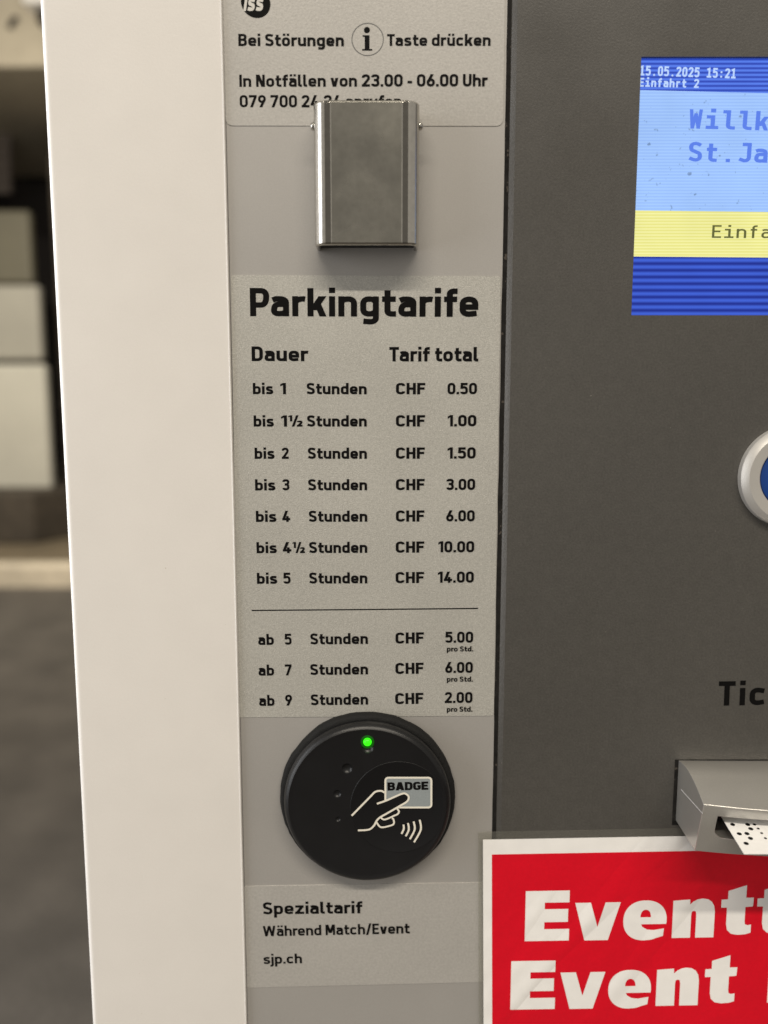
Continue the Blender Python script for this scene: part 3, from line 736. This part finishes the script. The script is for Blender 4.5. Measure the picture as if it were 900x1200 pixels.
s2 = tag(sticker([(278.6, 840.8), (578.6, 838.8), (586.8, 323.6), (270.9, 322.3)], M['film_grain'], .0012),
         'large grainy silver sticker headed Parkingtarife listing parking prices', 'sticker')
lettering('heading', [('Parkingtarife', 293.2, 370.6, 560.3, 371.3, 33.2, .193, {'sp': .10})], YT, M['ink'], s2)
lettering('column_heading', [('Dauer', 295, 423.2, 360.2, 423.3, 17.3, .20)], YT, M['ink'], s2)
lettering('column_heading', [('Tarif total', 456.2, 423.6, 560.4, 423.6, 17, .20)], YT, M['ink'], s2)
rowsP = [('bis', '1', 462, 296.4, 320.3, 328.5, 335.2, 359.5, 429.7, 464, 497.5, '0.50', 524.4, 558.8, 462.0),
         ('bis', '1½', 500, 297.3, 321, 329.5, 354.2, 360, 429.8, 464, 497.2, '1.00', 524.6, 558.1, 499.6),
         ('bis', '2', 537.8, 298.5, 321.8, 330.3, 338.4, 360.9, 430, 464, 497, '1.50', 524.4, 557.3, 537.4),
         ('bis', '3', 574.8, 299, 322.8, 331, 339.2, 361.2, 430.2, 464, 496.8, '3.00', 523, 556.7, 574.2),
         ('bis', '4', 611.7, 300, 324, 330.8, 340.2, 362, 430.4, 464, 496.5, '6.00', 522.8, 556.2, 611),
         ('bis', '4½', 648.4, 300.7, 324.5, 331.4, 357, 362.4, 430.4, 463.8, 496.3, '10.00', 513.6, 555.6, 647.2),
         ('bis', '5', 684.3, 301.2, 325, 332.2, 340.6, 362.5, 430.5, 463.6, 496.1, '14.00', 513, 555.1, 682.8),
         ('ab', '5', 756, 302.7, 321, 333.7, 341.8, 363.8, 431.2, 463.5, 495.9, '5.00', 521.8, 554.4, 753.2),
         ('ab', '7', 792, 303.1, 321.3, 334, 342, 363.8, 431.3, 463.4, 495.6, '6.00', 521.7, 554, 788.6),
         ('ab', '9', 827.5, 303.8, 321.8, 334.4, 342.5, 364.4, 431.4, 463.2, 495.4, '2.00', 521.2, 553.6, 823.8)]
for i, (a, n_, vl, a0, a1, n0, n1, s0, s1_, c0, c1, pr, p0, p1, vr) in enumerate(rowsP):
    cp = 13.3 - .045 * i; sl_ = (vr - vl) / 260
    L_ = lambda u: vl + sl_ * (u - 297)
    runs = [(a, a0, L_(a0), a1, L_(a1), cp, .205), (n_, n0, L_(n0), n1, L_(n1), cp, .205), ('Stunden', s0, L_(s0), s1_, L_(s1_), cp, .205),
            ('CHF', c0, L_(c0), c1, L_(c1), cp, .205), (pr, p0, vr, p1, vr - .15, cp, .205)]
    if a == 'ab': runs.append(('pro Std.', 523.6, vr + 10.2, 554.6 - .5*(i - 7), vr + 10, 6.0, .20))
    lettering('price_row', runs, YT, M['ink'], s2)
mb = MB(); line_px(mb, [(294.8, 715.4), (428, 714.3), (560.3, 713.0)], 1.5, YT); mb.build('divider_line', M['ink'], s2, clean=False)

s3 = tag(sticker([(289.6, 1157.6), (572, 1150.8), (574.6, 1034), (286.2, 1038.6)], M['film'], .0008),
         'small silver sticker headed Spezialtarif below the round badge reader', 'sticker')
lettering('heading', [('Spezialtarif', 308.4, 1071.6, 424.8, 1070.2, 14.2, .19)], YT, M['ink'], s3)
lettering('lettering', [('Während Match/Event', 308.4, 1097.4, 480.2, 1093.6, 12.2, .18)], YT, M['ink'], s3)
lettering('lettering', [('sjp.ch', 309, 1129.8, 354, 1128.8, 11.6, .185)], YT, M['ink'], s3)

# ================================================================== laminated event poster
YQ = -.0007
A = P(566, 984.2, YQ); Bq = P(801.8, 980.0, YQ)
ex = (Bq - A).normalized(); ez = Vector((-ex.z, 0, ex.x))
PW, PH = .250, .176
def pz(a, b, y): return Vector((A.x, 0, A.z)) + ex * a - ez * b + Vector((0, y, 0))
def rect(mb, a0, a1, b0, b1, y, mi=0): mb.poly([pz(a0, b1, y), pz(a1, b1, y), pz(a1, b0, y), pz(a0, b0, y)], mi)
mb = MB(); lmn = .0030
mm = [pz(-.0018, PH + lmn, 0), pz(PW + lmn, PH + lmn, 0), pz(PW + lmn, -lmn, 0), pz(-.0018, -lmn, 0)]
mb.slab([(p.x, p.z) for p in mm], YQ + .0003, YQ + .0006)
lam_m = bpy.data.materials.new('clear_laminate'); lam_m.use_nodes = True
nt = lam_m.node_tree; nt.nodes.clear(); o_ = nt.nodes.new('ShaderNodeOutputMaterial'); t_ = nt.nodes.new('ShaderNodeBsdfTransparent'); t_.inputs[0].default_value = (.9, .9, .88, 1)
g_ = nt.nodes.new('ShaderNodeBsdfPrincipled'); g_.inputs['Base Color'].default_value = (.6, .58, .54, 1); g_.inputs['Roughness'].default_value = .2
mxs = nt.nodes.new('ShaderNodeMixShader'); mxs.inputs[0].default_value = .07
nt.links.new(t_.outputs[0], mxs.inputs[1]); nt.links.new(g_.outputs[0], mxs.inputs[2]); nt.links.new(mxs.outputs[0], o_.inputs[0])
poster = tag(mb.build('poster', lam_m), 'laminated red poster with white border and bold white Event lettering', 'poster')
mb = MB(); pp = [pz(0, PH, 0), pz(PW, PH, 0), pz(PW, 0, 0), pz(0, 0, 0)]
mb.slab([(p.x, p.z) for p in pp], YQ, YQ + .0002); mb.build('paper_sheet', M['paper'], poster)
rp = P(576.4, 1001.3, YQ) - A; ra, rbb = rp.dot(ex), -rp.dot(ez)
mb = MB(); rect(mb, ra, PW - ra, rbb, PH - rbb, YQ - .00006); mb.build('red_field', M['red'], poster)
def ell(cx, cy, rx, ry, a0, a1, n=14, p=.9):
    o = []
    for k in range(n + 1):
        t = R(a0 + (a1 - a0) * k / n); c, s = math.cos(t), math.sin(t)
        o.append((cx + rx * math.copysign(abs(c)**p, c), cy + ry * math.copysign(abs(s)**p, s)))
    return o
HV = {  # heavy poster letters, capital height 1: width, outlines (first outer, then holes)
 'E': (.885, [[(0, 0), (.885, 0), (.885, .235), (.385, .235), (.385, .375), (.855, .375), (.855, .635), (.385, .635), (.385, .765), (.875, .765), (.875, 1), (0, 1)]]),
 'v': (.90, [[(.205, 0), (.67, 0), (.90, .755), (.60, .755), (.455, .27), (.31, .755), (0, .755)]]),
 'e': (.855, [ell(.43, .38, .43, .40, -2, 270, 34) + ell(.47, .30, .35, .315, 270, 300, 6) + [(.80, .065), (.815, .215), (.60, .185), (.47, .20), (.38, .255), (.355, .305), (.855, .305)],
               [(.345, .445)] + ell(.44, .44, .105, .155, 178, 2, 14) + [(.55, .445)]]),
 'n': (.83, [[(0, 0), (0, .745), (.33, .765), (.335, .665)] + [(.40, .725), (.48, .765), (.57, .78), (.68, .765), (.76, .715), (.81, .63), (.83, .52), (.83, 0), (.465, 0), (.465, .46), (.455, .52), (.42, .54), (.375, .52), (.365, .46), (.365, 0)]]),
 't': (.63, [[(0, .56), (.115, .56), (.115, .23), (.14, .11), (.22, .035), (.35, .01), (.50, .02), (.605, .05), (.605, .215), (.54, .20), (.485, .22), (.475, .28), (.475, .565), (.62, .575), (.63, .75), (.48, .75), (.48, 1.0), (.125, .89), (.125, .725), (0, .72)]]),
 'P': (.86, [[(0, 0), (.385, 0), (.385, .33), (.55, .33), (.74, .37), (.84, .5), (.86, .66), (.82, .86), (.68, .97), (.5, 1), (0, 1)], [(.385, .52), (.44, .52), (.48, .58), (.48, .72), (.44, .78), (.385, .78)]]),
}
def heavy(mb, s, xs_px, v0, cap):
    for ch, (u0, u1, vb) in zip(s, xs_px):
        Wg, polys = HV[ch]; y = YQ - .00012
        a = P(u0, vb, y); b = P(u1, vb, y); hgt = (P(u0, vb - cap, y) - a).length; sx = (b - a).length / Wg
        for tri in fill_curve(polys):
            mb.poly([(a.x + sx*px_*ex.x - 0, y, a.z + sx*px_*ex.z + hgt*py_) for px_, py_ in tri])
def q2(x): return 590 + x / 2.903
def q2v(y): return 1020 + y / 2.903
mb = MB(); heavy(mb, 'Eventt', [(q2(72), q2(222), q2v(241)), (q2(240), q2(394), q2v(239)), (q2(405), q2(551), q2v(236)), (q2(572), q2(714), q2v(230)), (q2(735), q2(844), q2v(222)), (q2(857), q2(966), q2v(218))], 0, 58.6)
mb.build('poster_lettering', M['paper'], poster, clean=False)
mb = MB(); heavy(mb, 'EventP', [(q2(23), q2(174), q2v(474)), (q2(190), q2(342), q2v(472)), (q2(354), q2(498), q2v(468)), (q2(517), q2(660), q2v(461)), (q2(680), q2(788), q2v(455)), (q2(896), q2(1044), q2v(450))], 0, 56.8)
mb.build('poster_lettering', M['paper'], poster, clean=False)

# ================================================================== ticket in the slot
tb = PX(848, 961.5, P(848, 961.5, rdg.y + .003).x); tf = PX(872, 1000.7, tb.x)
TW = 2 * (cx0 - tb.x); back = tb + (tb - tf) * .5
back.y = min(back.y, -.009)
d_ = (tf - tb).normalized(); n_t = Vector((1, 0, 0)).cross(d_); n_t.normalize()
if n_t.dot(CAM - tf) < 0: n_t = -n_t
mb = MB(); th_ = n_t * .00018
start = tb - d_ * .004
mb.v = []; c8 = [start, start + Vector((TW, 0, 0)), tf + Vector((TW, 0, 0)), tf]
mb.poly(c8); mb.poly([p - th_ for p in c8][::-1]); mb.grid([c8, [p - th_ for p in c8]], 0, True)
tk = tag(mb.build('ticket', M['ticket']), 'white ticket with black dots sticking out of the silver dispenser', 'ticket')
mb = MB()
dots = [(527, 597, 1), (685, 597, 1), (757, 597, .7), (718, 642, 1), (797, 640, .6), (597, 695, 1), (678, 693, 1), (833, 688, .6), (715, 743, 1), (872, 742, .6), (670, 797, 1)]
pts_ = [(PN(800 + x/9, 900 + y/9, tf, n_t), s) for x, y, s in dots]
for i in range(14):
    pts_.append((tf + Vector((TW * random.uniform(.38, .92), 0, 0)) - d_ * random.uniform(.003, .011), random.choice((.6, 1))))
for p, s in pts_:
    r = .00082 * s
    mb.z += 2e-6
    mb.poly([p + n_t * (.00005 + mb.z) + Vector((1, 0, 0)) * (r*math.cos(2*math.pi*k/18)) + d_ * (r*math.sin(2*math.pi*k/18)) for k in range(18)])
mb.build('dot_pattern', M['ink'], tk, clean=False)
